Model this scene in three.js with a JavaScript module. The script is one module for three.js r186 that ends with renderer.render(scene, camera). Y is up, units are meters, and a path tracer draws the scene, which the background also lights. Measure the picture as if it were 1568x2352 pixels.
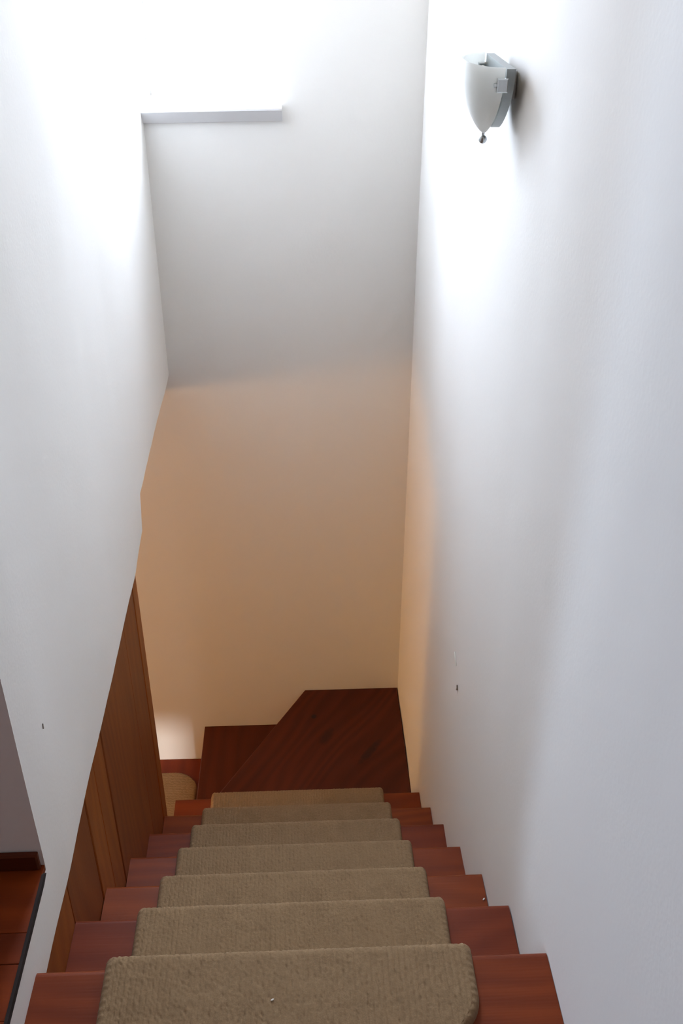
import * as THREE from 'three';
import { mergeGeometries } from 'three/addons/utils/BufferGeometryUtils.js';
import { ImprovedNoise } from 'three/addons/math/ImprovedNoise.js';
import { RectAreaLightUniformsLib } from 'three/addons/lights/RectAreaLightUniformsLib.js';

// ---------------------------------------------------------------- camera, sky, exposure
const scene = new THREE.Scene();
const camera = new THREE.PerspectiveCamera(2 * Math.atan(1176 / 2224.6) * 180 / Math.PI, 1568 / 2352, 0.05, 60);
camera.position.set(-0.3787, 1.4418, 0.6245);
camera.rotation.set(-0.5624, -0.0484, 0.0053, 'YXZ');
scene.add(camera);

const renderer = new THREE.WebGLRenderer({ antialias: true });
renderer.toneMapping = THREE.LinearToneMapping;
renderer.toneMappingExposure = 1.06;
renderer.shadowMap.enabled = true;
RectAreaLightUniformsLib.init();

scene.background = new THREE.Color().setRGB(0.82, 0.92, 1.0);   // bright overcast sky
scene.backgroundIntensity = 2;
function windowLight(w, h, pos, look, strength, rgb = [0.80, 0.90, 1.07]) {
  const l = new THREE.RectAreaLight(new THREE.Color().setRGB(...rgb), strength, w, h);
  l.position.set(...pos); l.lookAt(...look); scene.add(l);
}
// daylight standing just outside each window, the size of its opening
windowLight(0.42, 1.15, [-0.62, 1.5, -2.70], [-0.62, 1.5, 0], 47, [0.79, 0.90, 1.08]);
windowLight(0.80, 1.50, [-5.65, 1.35, 0.02], [0, 1.35, 0.02], 14, [0.68, 0.88, 1.18]);
// a low, veiled sun behind the stair head, reaching in through the narrow window of the lower room
const sun = new THREE.DirectionalLight(new THREE.Color().setRGB(1, 0.96, 0.92), 1.6);
sun.position.set(-1.0, 0.65, 6); sun.target.position.set(-1.0, -1.4, -3); scene.add(sun, sun.target);
sun.castShadow = true; sun.shadow.radius = 4; sun.shadow.mapSize.set(2048, 2048);
Object.assign(sun.shadow.camera, { left: -6, right: 2, bottom: -4, top: 4, near: 0.1, far: 14 });

// ---------------------------------------------------------------- helpers
function rng(seed) { let a = seed >>> 0; return () => { a = (a + 0x6D2B79F5) | 0; let t = Math.imul(a ^ (a >>> 15), 1 | a); t = (t + Math.imul(t ^ (t >>> 7), 61 | t)) ^ t; return ((t ^ (t >>> 14)) >>> 0) / 4294967296; }; }
const perlin = new ImprovedNoise();
const N = (x, y, z = 0.37) => perlin.noise(x, y, z);
const clamp = (v, a = 0, b = 1) => Math.min(b, Math.max(a, v));
const lerp = (a, b, t) => a + (b - a) * t;
const taken = {};
function numbered(n) { const k = taken[n] = (taken[n] ?? -1) + 1; return k ? `${n}_${String(k).padStart(3, '0')}` : n; }
function mesh(name, geo, mat, parent = scene) {
  const m = new THREE.Mesh(geo, mat); m.name = parent === scene ? numbered(name) : name;
  m.castShadow = m.receiveShadow = true; parent.add(m); return m;
}
function thing(name, label, category, group) {
  const g = new THREE.Group(); g.name = numbered(name); g.userData = { label, category };
  if (group) g.userData.group = group; scene.add(g); return g;
}
function struct(o, label, category) { o.userData.kind = 'structure'; o.userData.label = label; o.userData.category = category; return o; }
function structGroup(name, label, category) { const g = new THREE.Group(); g.name = numbered(name); scene.add(g); return struct(g, label, category); }

// texture coordinates in metres; the grain runs along the named axis
function metreUV(geo, grain = 'x', ou = 0, ov = 0) {
  let g = geo.index ? geo.toNonIndexed() : geo;
  if (!g.attributes.normal) g.computeVertexNormals();
  const p = g.attributes.position, n = g.attributes.normal, uv = new Float32Array(p.count * 2);
  for (let t = 0; t < p.count; t += 3) {
    let nx = 0, ny = 0, nz = 0;
    for (let i = t; i < t + 3; i++) { nx += Math.abs(n.getX(i)); ny += Math.abs(n.getY(i)); nz += Math.abs(n.getZ(i)); }
    for (let i = t; i < t + 3; i++) {
      const x = p.getX(i), y = p.getY(i), z = p.getZ(i); let u, v;
      if (ny >= nx && ny >= nz) [u, v] = grain === 'z' ? [z, x] : [x, z];
      else if (nz >= nx) [u, v] = grain === 'y' ? [y, x] : [x, y];
      else [u, v] = grain === 'y' ? [y, z] : [z, y];
      uv[i * 2] = u + ou; uv[i * 2 + 1] = v + ov;
    }
  }
  g.setAttribute('uv', new THREE.BufferAttribute(uv, 2)); return g;
}
function boxGeo(x0, x1, y0, y1, z0, z1) { const g = new THREE.BoxGeometry(x1 - x0, y1 - y0, z1 - z0); g.translate((x0 + x1) / 2, (y0 + y1) / 2, (z0 + z1) / 2); return g; }
// box with small chamfers, cheap
function chamferBox(x0, x1, y0, y1, z0, z1, c = 0.003) {
  const s = new THREE.Shape([[x0 + c, y0 + c], [x1 - c, y0 + c], [x1 - c, y1 - c], [x0 + c, y1 - c]].map(p => new THREE.Vector2(...p)));
  const g = new THREE.ExtrudeGeometry(s, { depth: z1 - z0 - 2 * c, bevelEnabled: true, bevelSegments: 1, bevelSize: c, bevelThickness: c });
  g.translate(0, 0, z0 + c); return g;
}
// a (z, y) outline pulled along x
function prismX(pts, x0, x1) {
  const g = new THREE.ExtrudeGeometry(new THREE.Shape(pts.map(p => new THREE.Vector2(p[0], p[1]))), { depth: x1 - x0, bevelEnabled: false, curveSegments: 8 });
  g.applyMatrix4(new THREE.Matrix4().set(0, 0, -1, x1, 0, 1, 0, 0, 1, 0, 0, 0, 0, 0, 0, 1)); return g;
}
// an (x, z) outline pulled along y, with a small rounded top edge
function slabY(pts, y0, y1, bevel = 0.005) {
  const s = new THREE.Shape(pts.map(p => new THREE.Vector2(p[0], -p[1])));
  const g = new THREE.ExtrudeGeometry(s, { depth: y1 - y0 - 2 * bevel, bevelEnabled: true, bevelSegments: 3, bevelSize: bevel, bevelThickness: bevel, bevelOffset: -bevel });
  g.rotateX(-Math.PI / 2); g.translate(0, y0 + bevel, 0); return g;
}
// polyline with its inner corners rounded off, sampled every step metres
function filletPath(pts, radii, step) {
  const V = pts.map(p => new THREE.Vector2(...p)), path = new THREE.CurvePath();
  let at = V[0];
  for (let i = 1; i < V.length; i++) {
    if (i === V.length - 1 || !radii[i]) { path.add(new THREE.LineCurve(at, V[i])); at = V[i]; continue; }
    const a = V[i].clone().sub(V[i - 1]), b = V[i + 1].clone().sub(V[i]);
    const r = Math.min(radii[i], a.length() * 0.49, b.length() * 0.49);
    const p = V[i].clone().sub(a.setLength(r)), q = V[i].clone().add(b.setLength(r));
    path.add(new THREE.LineCurve(at, p)); path.add(new THREE.QuadraticBezierCurve(p, V[i], q)); at = q;
  }
  return path.getSpacedPoints(Math.round(path.getLength() / step));
}

// ---------------------------------------------------------------- textures
function dataTex(w, h, fn, srgb, rx, ry) {
  const d = new Uint8Array(w * h * 4);
  for (let y = 0; y < h; y++) for (let x = 0; x < w; x++) { const c = fn(x / w, y / h), i = (y * w + x) * 4; d[i] = c[0]; d[i + 1] = c[1]; d[i + 2] = c[2]; d[i + 3] = 255; }
  const t = new THREE.DataTexture(d, w, h); t.wrapS = t.wrapT = THREE.RepeatWrapping; t.magFilter = THREE.LinearFilter; t.minFilter = THREE.LinearMipmapLinearFilter; t.generateMipmaps = true;
  if (srgb) t.colorSpace = THREE.SRGBColorSpace; t.repeat.set(rx, ry); t.needsUpdate = true; return t;
}
// noise that repeats over [0,1) in both directions
function tileN(u, v, fu, fv, s) {
  const a = N(u * fu, v * fv, s), b = N((u - 1) * fu, v * fv, s), c = N(u * fu, (v - 1) * fv, s), d = N((u - 1) * fu, (v - 1) * fv, s);
  return lerp(lerp(a, b, u), lerp(c, d, u), v);
}
function mixRGB(a, b, t) { return [lerp(a[0], b[0], t), lerp(a[1], b[1], t), lerp(a[2], b[2], t)]; }
function grainValue(u, v, s) {
  const warp = tileN(u, v, 3, 6, s) * 0.5;
  const rings = 0.5 + 0.5 * Math.sin((v * 22 + warp * 5 + tileN(u, v, 2, 3, s + 4) * 6) * Math.PI);
  const fine = tileN(u, v, 14, 190, s + 1) * 0.5 + 0.5, mid = tileN(u, v, 5, 40, s + 2) * 0.5 + 0.5, big = tileN(u, v, 2.5, 4, s + 3) * 0.5 + 0.5;
  return clamp(0.28 * rings + 0.3 * mid + 0.2 * fine + 0.5 * big - 0.12);
}
const grainField = [3.1, 21.3].map(s => { const f = new Float32Array(1024 * 512); for (let y = 0; y < 512; y++) for (let x = 0; x < 1024; x++) f[y * 1024 + x] = grainValue(x / 1024, y / 512, s); return f; });
const woodMap = (dark, light, k) => dataTex(1024, 512, (u, v) => mixRGB(dark, light, grainField[k][Math.round(v * 512) * 1024 + Math.round(u * 1024)]), true, 1 / 1.2, 1 / 0.6);
const grainBump = dataTex(1024, 512, (u, v) => { const g = 255 * clamp(tileN(u, v, 14, 190, 2.2) * 0.5 + 0.5); return [g, g, g]; }, false, 1 / 1.2, 1 / 0.6);
const plasterBump = dataTex(512, 512, (u, v) => { const g = 255 * clamp(0.5 + 0.32 * tileN(u, v, 60, 60, 1.1) + 0.25 * tileN(u, v, 18, 18, 5.1) + 0.2 * tileN(u, v, 130, 130, 7.3)); return [g, g, g]; }, false, 1 / 0.5, 1 / 0.5);

function woodMat(dark, light, s, rough = 0.5, coat = 0.06) {
  return new THREE.MeshPhysicalMaterial({ map: woodMap(dark, light, s), bumpMap: grainBump, bumpScale: 0.0003, roughness: rough, specularIntensity: 0.32, clearcoat: coat, clearcoatRoughness: 0.22 });
}
const M = {
  paint: new THREE.MeshStandardMaterial({ color: new THREE.Color().setRGB(0.885, 0.87, 0.84), roughness: 0.85, bumpMap: plasterBump, bumpScale: 0.0003 }),
  gloss: new THREE.MeshStandardMaterial({ color: new THREE.Color().setRGB(0.74, 0.74, 0.75), roughness: 0.4 }),
  tread: [woodMat([98, 37, 11], [138, 61, 20], 0), woodMat([93, 34, 13], [130, 55, 22], 1), woodMat([104, 42, 11], [146, 67, 21], 0)],
  panel: [woodMat([122, 66, 30], [164, 94, 43], 0), woodMat([106, 57, 30], [144, 80, 40], 1)],
  floor: [woodMat([92, 32, 5], [142, 60, 10], 1), woodMat([80, 28, 6], [124, 50, 12], 0)],
  pine: woodMat([192, 156, 112], [218, 186, 142], 1),
  darkEdge: new THREE.MeshStandardMaterial({ color: '#1c0f0a', roughness: 0.9 }),
  darkOrDimmedWood: woodMat([64, 27, 14], [98, 43, 22], 1),  // dark stain on the skirting; on the second winder, low light put into colour
  chrome: new THREE.MeshStandardMaterial({ color: '#b4b8ba', metalness: 1, roughness: 0.28 }),
  nickel: new THREE.MeshStandardMaterial({ color: '#8d9292', metalness: 0.9, roughness: 0.42 }),
  frosted: new THREE.MeshPhysicalMaterial({ color: '#f7f8f5', roughness: 0.75, transmission: 0.5, thickness: 0, ior: 1.45 }),
  glass: new THREE.MeshPhysicalMaterial({ color: '#ffffff', roughness: 0, transmission: 1, thickness: 0, ior: 1.5 }),
  chip: new THREE.MeshStandardMaterial({ color: '#f1eee6', roughness: 0.7 }),
  pit: new THREE.MeshStandardMaterial({ color: '#8f8177', roughness: 0.9 }),
};

// ---------------------------------------------------------------- measures
const RISE = 0.19, XL = -0.8155, XW = -0.821, ZB = -2.39, ZC = -0.4387, UP = 0.095, LOW = -13 * RISE, TOP = 2.45, HALL = -5.5, REAR = 2.2, ROOM = -3.2, BASE = LOW - 0.12;
const NOSE = [-0.3123, -0.5374, -0.7532, -0.9799, -1.2091, -1.4333, -1.6634];

// ---------------------------------------------------------------- room shell
function gridFace(cols, rows, at, flip) {   // a face of (cols+1) x (rows+1) points
  const p = [], uv = [], idx = [];
  for (let j = 0; j <= rows; j++) for (let i = 0; i <= cols; i++) { const [x, y, z, u, v] = at(i / cols, j / rows); p.push(x, y, z); uv.push(u, v); }
  for (let j = 0; j < rows; j++) for (let i = 0; i < cols; i++) { const a = j * (cols + 1) + i, b = a + 1, c = a + cols + 1, d = c + 1; flip ? idx.push(a, c, b, b, c, d) : idx.push(a, b, c, b, d, c); }
  const g = new THREE.BufferGeometry(); g.setAttribute('position', new THREE.Float32BufferAttribute(p, 3)); g.setAttribute('uv', new THREE.Float32BufferAttribute(uv, 2)); g.setIndex(idx); g.computeVertexNormals(); return g;
}
const wave = (z, y, s) => 0.0045 * N(z * 2.3, y * 0.45, s) + 0.0013 * N(z * 6.5, y * 1.1, s + 3) + 0.0005 * N(z * 12, y * 7, s + 8);
{ // right wall: hand-trowelled plaster that swells and dips a few millimetres
  const face = (u, v) => { const z = lerp(ZB - 0.28, REAR, u), y = lerp(BASE, TOP, v); return [0.004 + wave(z, y, 1.7), y, z, z, y]; };
  const back = (u, v) => { const z = lerp(ZB - 0.28, REAR, u), y = lerp(BASE, TOP, v); return [0.2, y, z, z, y]; };
  const w = mesh('wall_right', mergeGeometries([gridFace(160, 110, face, false), gridFace(1, 1, back, true)]), M.paint);
  struct(w, 'tall white plaster wall beside the stairs that carries the lamp', 'wall');
  const scrape = (pts, r, mat, name, label) => { const m = mesh(name, new THREE.TubeGeometry(new THREE.CatmullRomCurve3(pts.map(([y, z]) => new THREE.Vector3(0.004 + wave(z, y, 1.7) - r * 0.8, y, z))), 12, r, 5), mat, w); m.userData.label = label; };
  scrape([[-0.165, -1.247], [-0.173, -1.232], [-0.186, -1.218]], 0.0024, M.chip, 'scratch', 'pale curved scratch in the plaster');
  scrape([[-0.214, -1.178], [-0.222, -1.174], [-0.231, -1.180]], 0.002, M.pit, 'scratch', 'dark end of the scratch');
}
{ // left wall: stands on the edge of the upper floor; its lower edge steps where the opening below begins
  const low = z => { const e = 0.0016 * N(z * 5, 2.2) + 0.001 * N(z * 14, 7.2); return z < -1.64 ? 0.098 + (z + 2.4) * -0.018 + e : z < -1.47 ? lerp(lerp(0.084, -0.015, clamp((z + 1.64) / 0.03)), -0.046, clamp((z + 1.61) / 0.14)) + e * 0.5 : -0.048 - 0.006 * clamp((z + 1.47) / 1.3) + e * 0.4; };
  const side = (z0, z1, top, cols, rows) => {
    const f = (u, v) => { const z = lerp(z0, z1, u), y = lerp(low(z), top, v); return [XL + wave(z, y, 5.3), y, z, z, y]; };
    const b = (u, v) => { const z = lerp(z0, z1, u), y = lerp(low(z), top, v); return [XL - 0.12, y, z, z, y]; };
    const edge = v0 => (u, v) => { const z = lerp(z0, z1, u), y = v0 ? top : low(z); return [lerp(XL + wave(z, y, 5.3), XL - 0.12, v), y, z, z, v * 0.12]; };
    const end = u0 => (u, v) => { const z = u0 ? z1 : z0, y = lerp(low(z), top, v); return [lerp(XL + wave(z, y, 5.3), XL - 0.12, u), y, z, u * 0.12, y]; };
    return [gridFace(cols, rows, f, true), gridFace(cols, 1, b, false), gridFace(cols, 1, edge(0), false), gridFace(cols, 1, edge(1), true), gridFace(1, rows, end(1), false), gridFace(1, rows, end(0), true)];
  };
  const w = mesh('wall_left', mergeGeometries([...side(ZB, ZC, TOP, 120, 60), ...side(ZC, 0.1, UP - 0.012, 30, 3)]), M.paint);
  struct(w, 'white plaster wall above the boarded partition, beside the window', 'wall');
  const m = mesh('scuff', new THREE.TubeGeometry(new THREE.CatmullRomCurve3([[0.291, -0.563], [0.287, -0.562], [0.282, -0.5615]].map(([y, z]) => new THREE.Vector3(XL + wave(z, y, 5.3) + 0.0006, y, z))), 6, 0.0014, 5), M.pit, w); m.userData.label = 'tiny dark scuff';
}
const WIN = { x0: XL - 0.002, x1: -0.428, y0: 0.925, y1: 2.05 };
function holedWall(a0, a1, b0, b1, holes, depth) {
  const s = new THREE.Shape([[a0, b0], [a1, b0], [a1, b1], [a0, b1]].map(p => new THREE.Vector2(...p)));
  for (const [h0, h1, v0, v1] of holes) s.holes.push(new THREE.Path([[h0, v0], [h0, v1], [h1, v1], [h1, v0]].map(p => new THREE.Vector2(...p))));
  return new THREE.ExtrudeGeometry(s, { depth, bevelEnabled: false });
}
{
  const g = holedWall(HALL, 0.2, BASE, TOP, [[WIN.x0, WIN.x1, WIN.y0, WIN.y1]], 0.28); g.translate(0, 0, ZB - 0.28);
  struct(mesh('wall_back', metreUV(g), M.paint), 'white end wall below and beside the bright window', 'wall');
}
struct(mesh('wall_hall', metreUV(boxGeo(HALL, XL - 0.121, UP - 0.012, TOP, ZC - 0.1, ZC)), M.paint), 'shaded wall standing on the upper floor around the corner', 'wall');
{
  const g = holedWall(-REAR, -(ZC - 0.1), BASE, TOP, [[-0.42, 0.40, 0.60, 2.10]], 0.15); g.rotateY(Math.PI / 2); g.translate(HALL - 0.15, 0, 0);
  struct(mesh('wall_hall_end', metreUV(g), M.paint), 'end wall of the upper hall with its window', 'wall');
}
{
  const g = holedWall(HALL, 0.2, BASE, TOP, [[-1.4, -0.86, -2.0, -0.4]], 0.15); g.translate(0, 0, REAR);
  struct(mesh('wall_front', metreUV(g, 'y'), M.panel[0]), 'unseen wall behind the stair head with a narrow lower window, given wood panelling to dim bounced light', 'wall');  // out of view; brown boards picked to cut the light bounced back
}
{
  const g = holedWall(-REAR, -ZB, BASE, 0.03, [], 0.15); g.rotateY(Math.PI / 2); g.translate(ROOM - 0.15, 0, 0);
  struct(mesh('wall_lower_room', metreUV(g), M.paint), 'end wall of the lower room', 'wall');
}
struct(mesh('ceiling', metreUV(boxGeo(HALL - 0.15, 0.2, TOP, TOP + 0.15, ZB - 0.28, REAR + 0.15), 'z'), M.pine), 'unseen ceiling over the stairwell and hall, given a pale pine finish to temper bounced light', 'ceiling');  // out of view; timber tone picked to lower and warm the bounce
struct(mesh('ceiling_lower', metreUV(boxGeo(HALL, XL - 0.12, 0.03, UP - 0.02, ZB, ZC)), M.paint), 'white ceiling of the lower room behind the partition', 'ceiling');
struct(mesh('floor_lower', metreUV(boxGeo(ROOM - 0.15, 0.2, BASE, LOW, ZB - 0.28, REAR + 0.15), 'x'), M.floor[0]), 'brown wooden floor at the foot of the stairs', 'floor');
{ // upper floor: slab with a board deck
  const w = structGroup('floor', 'reddish brown board floor of the upper hall', 'floor');
  mesh('slab', metreUV(mergeGeometries([boxGeo(HALL, XL - 0.0125, -0.05, UP - 0.02, ZC, REAR), boxGeo(XL - 0.0125, 0, -0.05, UP - 0.02, -0.062, REAR)].map(g => g.toNonIndexed()))), M.paint, w);
  const r = rng(11);
  for (let z = ZC, k = 0; z < REAR - 0.1; k++) {
    const wd = [0.125, 0.052, 0.088, 0.092][k] ?? 0.095, x1 = z + wd / 2 < -0.07 ? XL + 0.001 : -0.001;
    mesh('plank', metreUV(chamferBox(HALL, x1, UP - 0.02, UP + (r() - 0.5) * 0.001, z + 0.0003, z + wd - 0.0003, 0.0008), 'x', r() * 3, r() * 3), M.floor[k % 3 === 1 ? 1 : 0], w);
    z += wd;
  }
}
struct(mesh('trim_1', metreUV(prismX([[ZC + 0.03, UP - 0.011], [ZC + 0.012, UP - 0.006], [ZC + 0.02, UP + 0.001], [0.1, UP + 0.001], [0.1, UP - 0.013]], XL + 0.0005, XL + 0.0055), 'z'), M.darkEdge), 'thin dark wooden edging along the upper floor above white plaster', 'trim');
struct(mesh('baseboard_hall', metreUV(chamferBox(HALL, XL - 0.004, UP, UP + 0.036, ZC, ZC + 0.012, 0.003), 'x'), M.darkOrDimmedWood), 'low dark wooden skirting under the shaded hall wall', 'skirting');

// ---------------------------------------------------------------- window
function windowUnit(name, label, w, h, place) {
  const g = structGroup(name, label, 'window'), b = 0.04;
  const bar = (x0, x1, y0, y1) => mesh('frame', chamferBox(x0, x1, y0, y1, -0.025, 0.025, 0.004), M.gloss, g);
  bar(-w / 2, w / 2, -h / 2, -h / 2 + b); bar(-w / 2, w / 2, h / 2 - b, h / 2); bar(-w / 2, -w / 2 + b, -h / 2 + b, h / 2 - b); bar(w / 2 - b, w / 2, -h / 2 + b, h / 2 - b);
  mesh('pane', boxGeo(-w / 2 + b, w / 2 - b, -h / 2 + b, h / 2 - b, -0.002, 0.002), M.glass, g);
  place(g); return g;
}
windowUnit('window_1', 'bright white framed window above the sill in the end wall', WIN.x1 - WIN.x0, WIN.y1 - WIN.y0, g => g.position.set((WIN.x0 + WIN.x1) / 2, (WIN.y0 + WIN.y1) / 2, ZB - 0.24));
windowUnit('window_2', 'white framed window in the hall end wall', 0.82, 1.5, g => { g.position.set(HALL - 0.08, 1.35, 0.01); g.rotation.y = Math.PI / 2; });
windowUnit('window_3', 'narrow white framed window under the upper floor', 0.54, 1.6, g => g.position.set(-1.13, -1.2, REAR + 0.08));
{
  const g = prismX([[-0.13, -0.021], [0.098, -0.021], [0.106, -0.018], [0.13, 0.014], [0.129, 0.019], [0.124, 0.021], [-0.13, 0.021]], -0.2015, 0.2015);   // front edge undercut
  const s = mesh('window_sill', metreUV(g), M.gloss); s.position.set(-0.614, 0.9165, ZB - 0.09); s.rotation.z = 0.014;
  struct(s, 'painted sill board with undercut front edge projecting under the bright window', 'sill');
}

// ---------------------------------------------------------------- boarded partition under the left wall
{
  const w = structGroup('wall_boarded', 'stained vertical board partition beside the stairs under the white wall', 'wall');
  const cuts = [-1.475, -1.414, -1.258, -0.907, -0.815, -0.720, -0.530, -0.345, -0.16, 0.06], r = rng(5);
  for (let i = 0; i < cuts.length - 1; i++)
    mesh('plank', metreUV(chamferBox(XW - 0.022, XW - (i % 2) * 0.0012, LOW, -0.049, cuts[i] + 0.0016, cuts[i + 1] - 0.0016, 0.0022), 'y', r() * 3, r() * 3), M.panel[[0, 1, 1, 0, 0, 1, 0, 0, 1][i]], w);
  mesh('backing', metreUV(boxGeo(XW - 0.05, XW - 0.0225, LOW, -0.049, -1.47, 0.06), 'y'), M.darkEdge, w);
}

// ---------------------------------------------------------------- staircase
{
  const st = thing('staircase', 'mahogany stained wooden staircase turning at the foot of the flight', 'staircase');
  const r = rng(21);
  const nose = (z0, z1, y, t = 0.032) => { // tread outline: rounded nosing at z0, back at z1
    const a = []; const R = t / 2 * 0.75;
    for (let i = 0; i <= 6; i++) { const q = Math.PI / 2 + i / 6 * Math.PI / 2; a.push([z0 + R + R * Math.cos(q), y - R + R * Math.sin(q)]); }
    for (let i = 0; i <= 6; i++) { const q = Math.PI + i / 6 * Math.PI / 2; a.push([z0 + R + R * Math.cos(q), y - t + R + R * Math.sin(q)]); }
    return [...a, [z1, y - t], [z1, y]];
  };
  NOSE.forEach((z, k) => {
    const back = (k ? NOSE[k - 1] : -0.085) + 0.02, x0 = k < 6 ? XW + 0.0005 : -0.826;
    mesh('tread', metreUV(prismX(nose(z, back, -k * RISE), x0, 0.003), 'x', r() * 3, r() * 3), M.tread[k % 3], st);
    mesh('riser', metreUV(boxGeo(x0 + 0.003, 0.003, -(k + 1) * RISE, -k * RISE - 0.0325, z + 0.02, z + 0.038), 'x', r() * 3, r()), M.tread[(k + 1) % 3], st);
  });
  mesh('riser', metreUV(boxGeo(XW + 0.001, 0.003, 0.0, UP - 0.021, -0.083, -0.065), 'x'), M.tread[1], st);
  // winders: wood darker than the treads, low light put into its colour
  const w1 = slabY([[0.003, -1.643], [0.003, ZB], [-0.381, ZB], [-0.80, -1.690], [-0.80, -1.643]], -7 * RISE - 0.032, -7 * RISE);
  const dimmedKnotMap = dataTex(1024, 1024, (u, v) => {
    const a = (u - 0.5) * 0.9, b = (v - 0.5) * 0.9;   // metres round (-0.4, -2.0)
    const ca = Math.cos(1.03), sa = Math.sin(1.03), along = a * ca - b * sa, across = a * sa + b * ca;
    let t = grainValue((along / 1.2 + 5) % 1, (across / 0.6 + 5) % 1, 45.5);
    const spot = (x, z, l, w, ang) => { const p = a - (x + 0.4), q = b - (z + 2.0), c = Math.cos(ang), s = Math.sin(ang); const A = (p * c + q * s) / l, B = (-p * s + q * c) / w; return clamp(1.25 - (A * A + B * B) + 0.35 * N(p * 60, q * 60, 3)); };
    const k = Math.max(spot(-0.347, -2.232, 0.011, 0.013, 0), 0.45 * spot(-0.30, -2.12, 0.05, 0.022, -1.1), 0.62 * spot(-0.135, -2.035, 0.078, 0.017, -0.92));
    return mixRGB(mixRGB([62, 25, 14], [96, 43, 24], t), [40, 22, 20], clamp(k));  // base tones darkened to stand for low light, knots laid over them
  }, true, 1 / 0.9, 1 / 0.9);
  const dimmedWinderMat = new THREE.MeshPhysicalMaterial({ map: dimmedKnotMap, roughness: 0.5, specularIntensity: 0.32, clearcoat: 0.06, clearcoatRoughness: 0.22 });
  mesh('winder_tread', metreUV(w1, 'x', 0.4 + 0.45, 2.0 + 0.45), dimmedWinderMat, st);
  mesh('winder_tread', metreUV(slabY([[-0.30, ZB], [-0.808, ZB], [-0.815, -1.69], [-0.76, -1.69]], -8 * RISE - 0.032, -8 * RISE), 'z', 0.3, 0.1), M.darkOrDimmedWood, st);
  mesh('riser', metreUV(slabY([[-0.37, ZB], [-0.388, ZB], [-0.79, -1.70], [-0.77, -1.70]], -8 * RISE, -7 * RISE - 0.033, 0.001), 'x'), M.tread[0], st);
  mesh('riser', metreUV(boxGeo(-0.805, -0.787, -9 * RISE, -8 * RISE - 0.033, ZB, -1.70), 'z'), M.tread[1], st);
  mesh('stringer', metreUV(boxGeo(-0.822, -0.806, LOW, -6 * RISE - 0.033, -1.65, -1.48), 'z'), M.tread[1], st);
  // lower flight going off behind the partition
  for (let k = 0; k < 4; k++) {
    const x = -0.800 - k * 0.235, y = -(9 + k) * RISE;
    mesh('tread', metreUV(slabY([[x, ZB], [x - 0.245, ZB], [x - 0.245, -1.49], [x, -1.49]], y - 0.032, y), 'z', r() * 3, r() * 3), M.tread[(k + 1) % 3], st);
    mesh('riser', metreUV(boxGeo(x - 0.228, x - 0.21, y - RISE, y - 0.033, ZB, -1.49), 'z', r(), r()), M.tread[k % 3], st);
  }
}

// ---------------------------------------------------------------- carpet runners
const carpetTint = (s) => dataTex(512, 512, (u, v) => {
  const rnd = tileN(u, v, 90, 90, s), m = tileN(u, v, 24, 40, s + 2), b = tileN(u, v, 5, 5, s + 5), t = clamp(0.5 + 0.55 * rnd + 0.3 * m + 0.25 * b);
  return mixRGB([122, 98, 70], [158, 131, 98], t);
}, true, 1 / 0.18, 1 / 0.18);
M.pile = new THREE.MeshStandardMaterial({ map: carpetTint(51.2), roughness: 1 });
M.binding = new THREE.MeshStandardMaterial({ map: carpetTint(57.9), roughness: 1 });
function runner(root, path, lat0, lat1, r0, r1, T, to) {
  const bind = 0.013, n = path.length; const S = [0];
  for (let i = 1; i < n; i++) S.push(S[i - 1] + path[i].distanceTo(path[i - 1]));
  const nor = path.map((p, i) => { const a = path[Math.max(0, i - 1)], b = path[Math.min(n - 1, i + 1)], d = new THREE.Vector2().subVectors(b, a).normalize(); return new THREE.Vector2(-d.y, d.x); });
  const inset = (s, R) => s < R ? R - Math.sqrt(Math.max(0, R * R - (R - s) * (R - s))) : 0;
  const flipN = nor[2].y < 0 ? -1 : 1;
  const strip = (d0, d1, cols, loops) => gridFace(cols, n - 1, (u, v) => {
    const i = Math.round(v * (n - 1)), s = S[i], w0 = lat0 + inset(s, r0), w1 = lat1 - inset(s, r1), wide = lat1 - lat0;
    const along = lerp(d0, d1, u) * wide, lat = loops ? clamp(lat0 + along, w0 + bind, w1 - bind) : along < wide / 2 ? w0 + along : w1 - (wide - along);
    const raw = lat - lat0, d = Math.min(lat - w0, w1 - lat), e = Math.min(d, s + 0.0001);
    let h = e < bind ? -T + T * Math.sqrt(1 - (1 - e / bind) ** 2) : 0;
    if (loops) { // rows of loops, 9 mm apart, with narrow gaps and a few open stitches
      const row = Math.floor(raw / 0.009), gap = Math.abs(raw / 0.009 - Math.round(raw / 0.009)) * 0.009, r2 = Math.round(raw / 0.009);
      const loop = Math.abs(Math.sin(Math.PI * (s / 0.008 + 0.5 * (row % 2) + 0.4 * N(row * 1.7, s * 8))));
      const open = clamp(1.8 * N(r2 * 3.3, s * 190, 2.2) - 0.15);
      h += 0.0007 * Math.sqrt(loop) - (0.0005 + 0.0022 * open) * Math.exp(-((gap / 0.0014) ** 2)) + 0.0011 * N(raw * 230, s * 230) + 0.0004 * N(raw * 40, s * 40) - 0.0002;
    }
    else h += 0.0009 * N(raw * 260, s * 260) + 0.0008 * Math.sin(s / 0.006 * Math.PI);
    const p = path[i], q = nor[i];
    return [...to(lat, p.x + q.x * h * flipN, p.y + q.y * h * flipN), raw, s];
  }, false);
  const wide = lat1 - lat0, f = bind / wide;
  mesh('pile', strip(f, 1 - f, Math.round(wide / 0.0013), true), M.pile, root);
  mesh('edge_binding', strip(0, f, 8, false), M.binding, root);
  mesh('edge_binding', strip(1 - f, 1, 8, false), M.binding, root);
}
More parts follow.
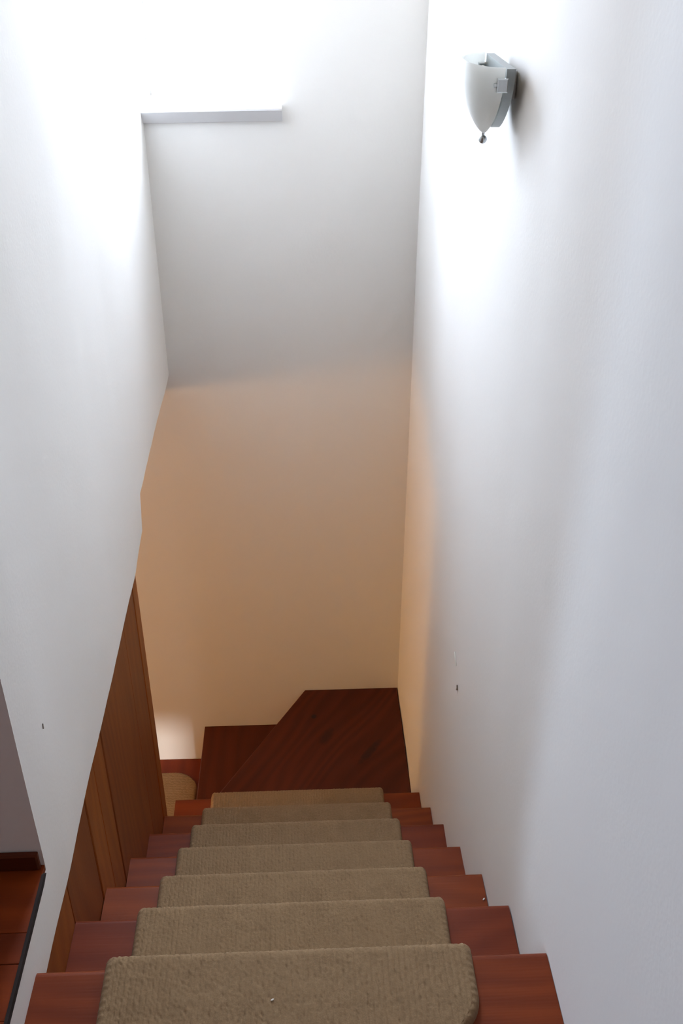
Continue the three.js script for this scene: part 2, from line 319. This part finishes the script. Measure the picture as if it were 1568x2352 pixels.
{
  const T = 0.018, pts = [[-0.170, T]], rad = [0];
  NOSE.forEach((z, k) => { pts.push([z - 0.014, -k * RISE + T]); rad.push(0.02); pts.push([z + 0.004, -(k + 1) * RISE + (k < 6 ? T : 0.004)]); rad.push(0.03); });
  const root = thing('stair_runner', 'beige looped carpet runner laid down the straight flight of stairs', 'carpet');
  runner(root, filletPath(pts, rad, 0.003), -0.706, -0.119, 0.03, 0.07, T, (lat, p, y) => [lat, y, p]);
  const T2 = 0.014, q = [[-0.838, -9 * RISE + T2]], rd = [0];
  for (let k = 0; k < 3; k++) { const x = -1.045 - k * 0.235; q.push([x - 0.012, -(9 + k) * RISE + T2]); rd.push(0.02); q.push([x + 0.006, -(10 + k) * RISE + T2]); rd.push(0.03); }
  const low = thing('stair_runner', 'beige carpet runner end with rounded corner on the steps below the turn', 'carpet');
  runner(low, filletPath(q, rd, 0.004), -2.305, -1.72, 0.105, 0.06, T2, (lat, p, y) => [p, y, lat]);
}

// ---------------------------------------------------------------- wall lamp
{
  const lamp = thing('wall_lamp', 'unlit frosted glass wall lamp with chrome back plate and ball tip', 'wall lamp');
  const cz = -1.18, tipY = 1.094, rimY = 1.214, px = -0.030;
  // shield shaped back plate, its long point down
  const shield = (s) => { const c = 0.108, e = 0.8; const pt = (k, t) => [k * s * 0.1 * Math.sin(Math.PI / 2 * Math.pow(1 - t, e)), 1.212 - t * c], a = []; for (let i = 0; i <= 20; i++) a.push(pt(1, i / 20)); for (let i = 19; i >= 0; i--) a.push(pt(-1, i / 20)); return a.map(([z, y]) => [cz + z, y]); };
  mesh('back_plate', prismX(shield(1), px, -0.015), M.nickel, lamp);
  mesh('wall_mount', prismX([[cz - 0.03, 1.155], [cz + 0.03, 1.155], [cz + 0.03, 1.2], [cz - 0.03, 1.2]], -0.013, 0.002), M.chrome, lamp);
  // half shell of frosted glass, open above
  const prof = t => { const a = Math.sin(Math.PI / 2 * Math.pow(t, 0.72)); return [a, a]; };   // pointed bowl profile
  const shell = (off) => gridFace(36, 24, (u, v) => { const [a, b] = prof(v), th = (u - 0.5) * Math.PI, y = lerp(tipY, rimY, v); const x0 = lerp(-0.0425, px - 0.002, a), x1 = -0.0425 - (0.0455 - off) * a; return [lerp(x0, x1, Math.cos(th)), y, cz + (0.1 - off) * b * Math.sin(th), u, v]; }, false);
  const glass = mesh('glass_shade', mergeGeometries([shell(0), shell(0.003)]), M.frosted, lamp); glass.userData.label = 'pointed half bowl of frosted glass';
  for (const s of [-1, 1]) {
    const c = mesh('clip', chamferBox(-0.044, -0.026, 1.176, 1.198, cz + s * 0.096 - 0.005, cz + s * 0.096 + 0.006, 0.002), M.chrome, lamp);
    mesh('screw', new THREE.CylinderGeometry(0.0035, 0.0035, 0.006, 10).rotateZ(Math.PI / 2).translate(-0.046, 1.187, cz + s * 0.096), M.chrome, c);
  }
  mesh('finial', new THREE.SphereGeometry(0.0075, 18, 12).translate(-0.0425, 1.084, cz), M.chrome, lamp);
  mesh('finial_stem', new THREE.CylinderGeometry(0.0028, 0.0028, 0.012, 8).translate(-0.0425, 1.093, cz), M.chrome, lamp);
  mesh('lamp_holder', new THREE.CylinderGeometry(0.012, 0.012, 0.03, 16).translate(-0.052, 1.15, cz), M.chrome, lamp);
  mesh('bulb', new THREE.LatheGeometry([[0, 0.045], [0.008, 0.042], [0.013, 0.032], [0.012, 0.018], [0.008, 0.0], [0, 0]].map(p => new THREE.Vector2(...p)), 16).translate(-0.052, 1.160, cz), new THREE.MeshPhysicalMaterial({ color: '#f4f4ee', roughness: 0.5 }), lamp);
}

// ---------------------------------------------------------------- lit lamp hanging in the lower room behind the partition
{
  const lamp = thing('pendant_lamp', 'lit globe pendant lamp hanging in the lower room', 'lamp'), x = -2.9, z = -0.93, y = -0.20, up = 0.03;
  mesh('ceiling_rose', new THREE.LatheGeometry([[0, 0], [0.05, 0], [0.045, -0.02], [0.01, -0.03], [0, -0.03]].map(p => new THREE.Vector2(...p)), 24).translate(x, up, z), M.chrome, lamp);
  mesh('stem', new THREE.CylinderGeometry(0.006, 0.006, up - y - 0.13, 12).translate(x, (up + y + 0.13) / 2, z), M.chrome, lamp);
  mesh('globe', new THREE.SphereGeometry(0.14, 32, 20).translate(x, y, z), new THREE.MeshStandardMaterial({ color: '#fff4e0', emissive: new THREE.Color().setRGB(1, 0.50, 0.17), emissiveIntensity: 2, roughness: 0.6 }), lamp);
  const l = new THREE.PointLight(new THREE.Color().setRGB(1, 0.53, 0.19), 3.1, 0, 2); l.position.set(x, y, z); l.castShadow = true; l.shadow.radius = 7; scene.add(l);
}

// ---------------------------------------------------------------- small litter
{
  const fleck = (x, y, z, s, label, name, cat, turn) => { const g = new THREE.IcosahedronGeometry(s, 1); const p = g.attributes.position; for (let i = 0; i < p.count; i++) p.setXYZ(i, p.getX(i) * 1.6, p.getY(i) * 0.5, p.getZ(i) * 0.8); g.computeVertexNormals(); const m = mesh(name, g, M.chip); m.position.set(x, y, z); m.rotation.y = turn; m.userData = { label, category: cat }; };
  fleck(-0.439, 0.0195, -0.235, 0.0018, 'tiny white lint fleck lying on the top carpeted step', 'lint_fleck', 'lint', 0.6);
  fleck(-0.0035, -0.3785, -0.683, 0.0022, 'small white plaster flake on a tread against the wall', 'plaster_flake', 'flake', 0.9);
}
renderer.render(scene, camera);
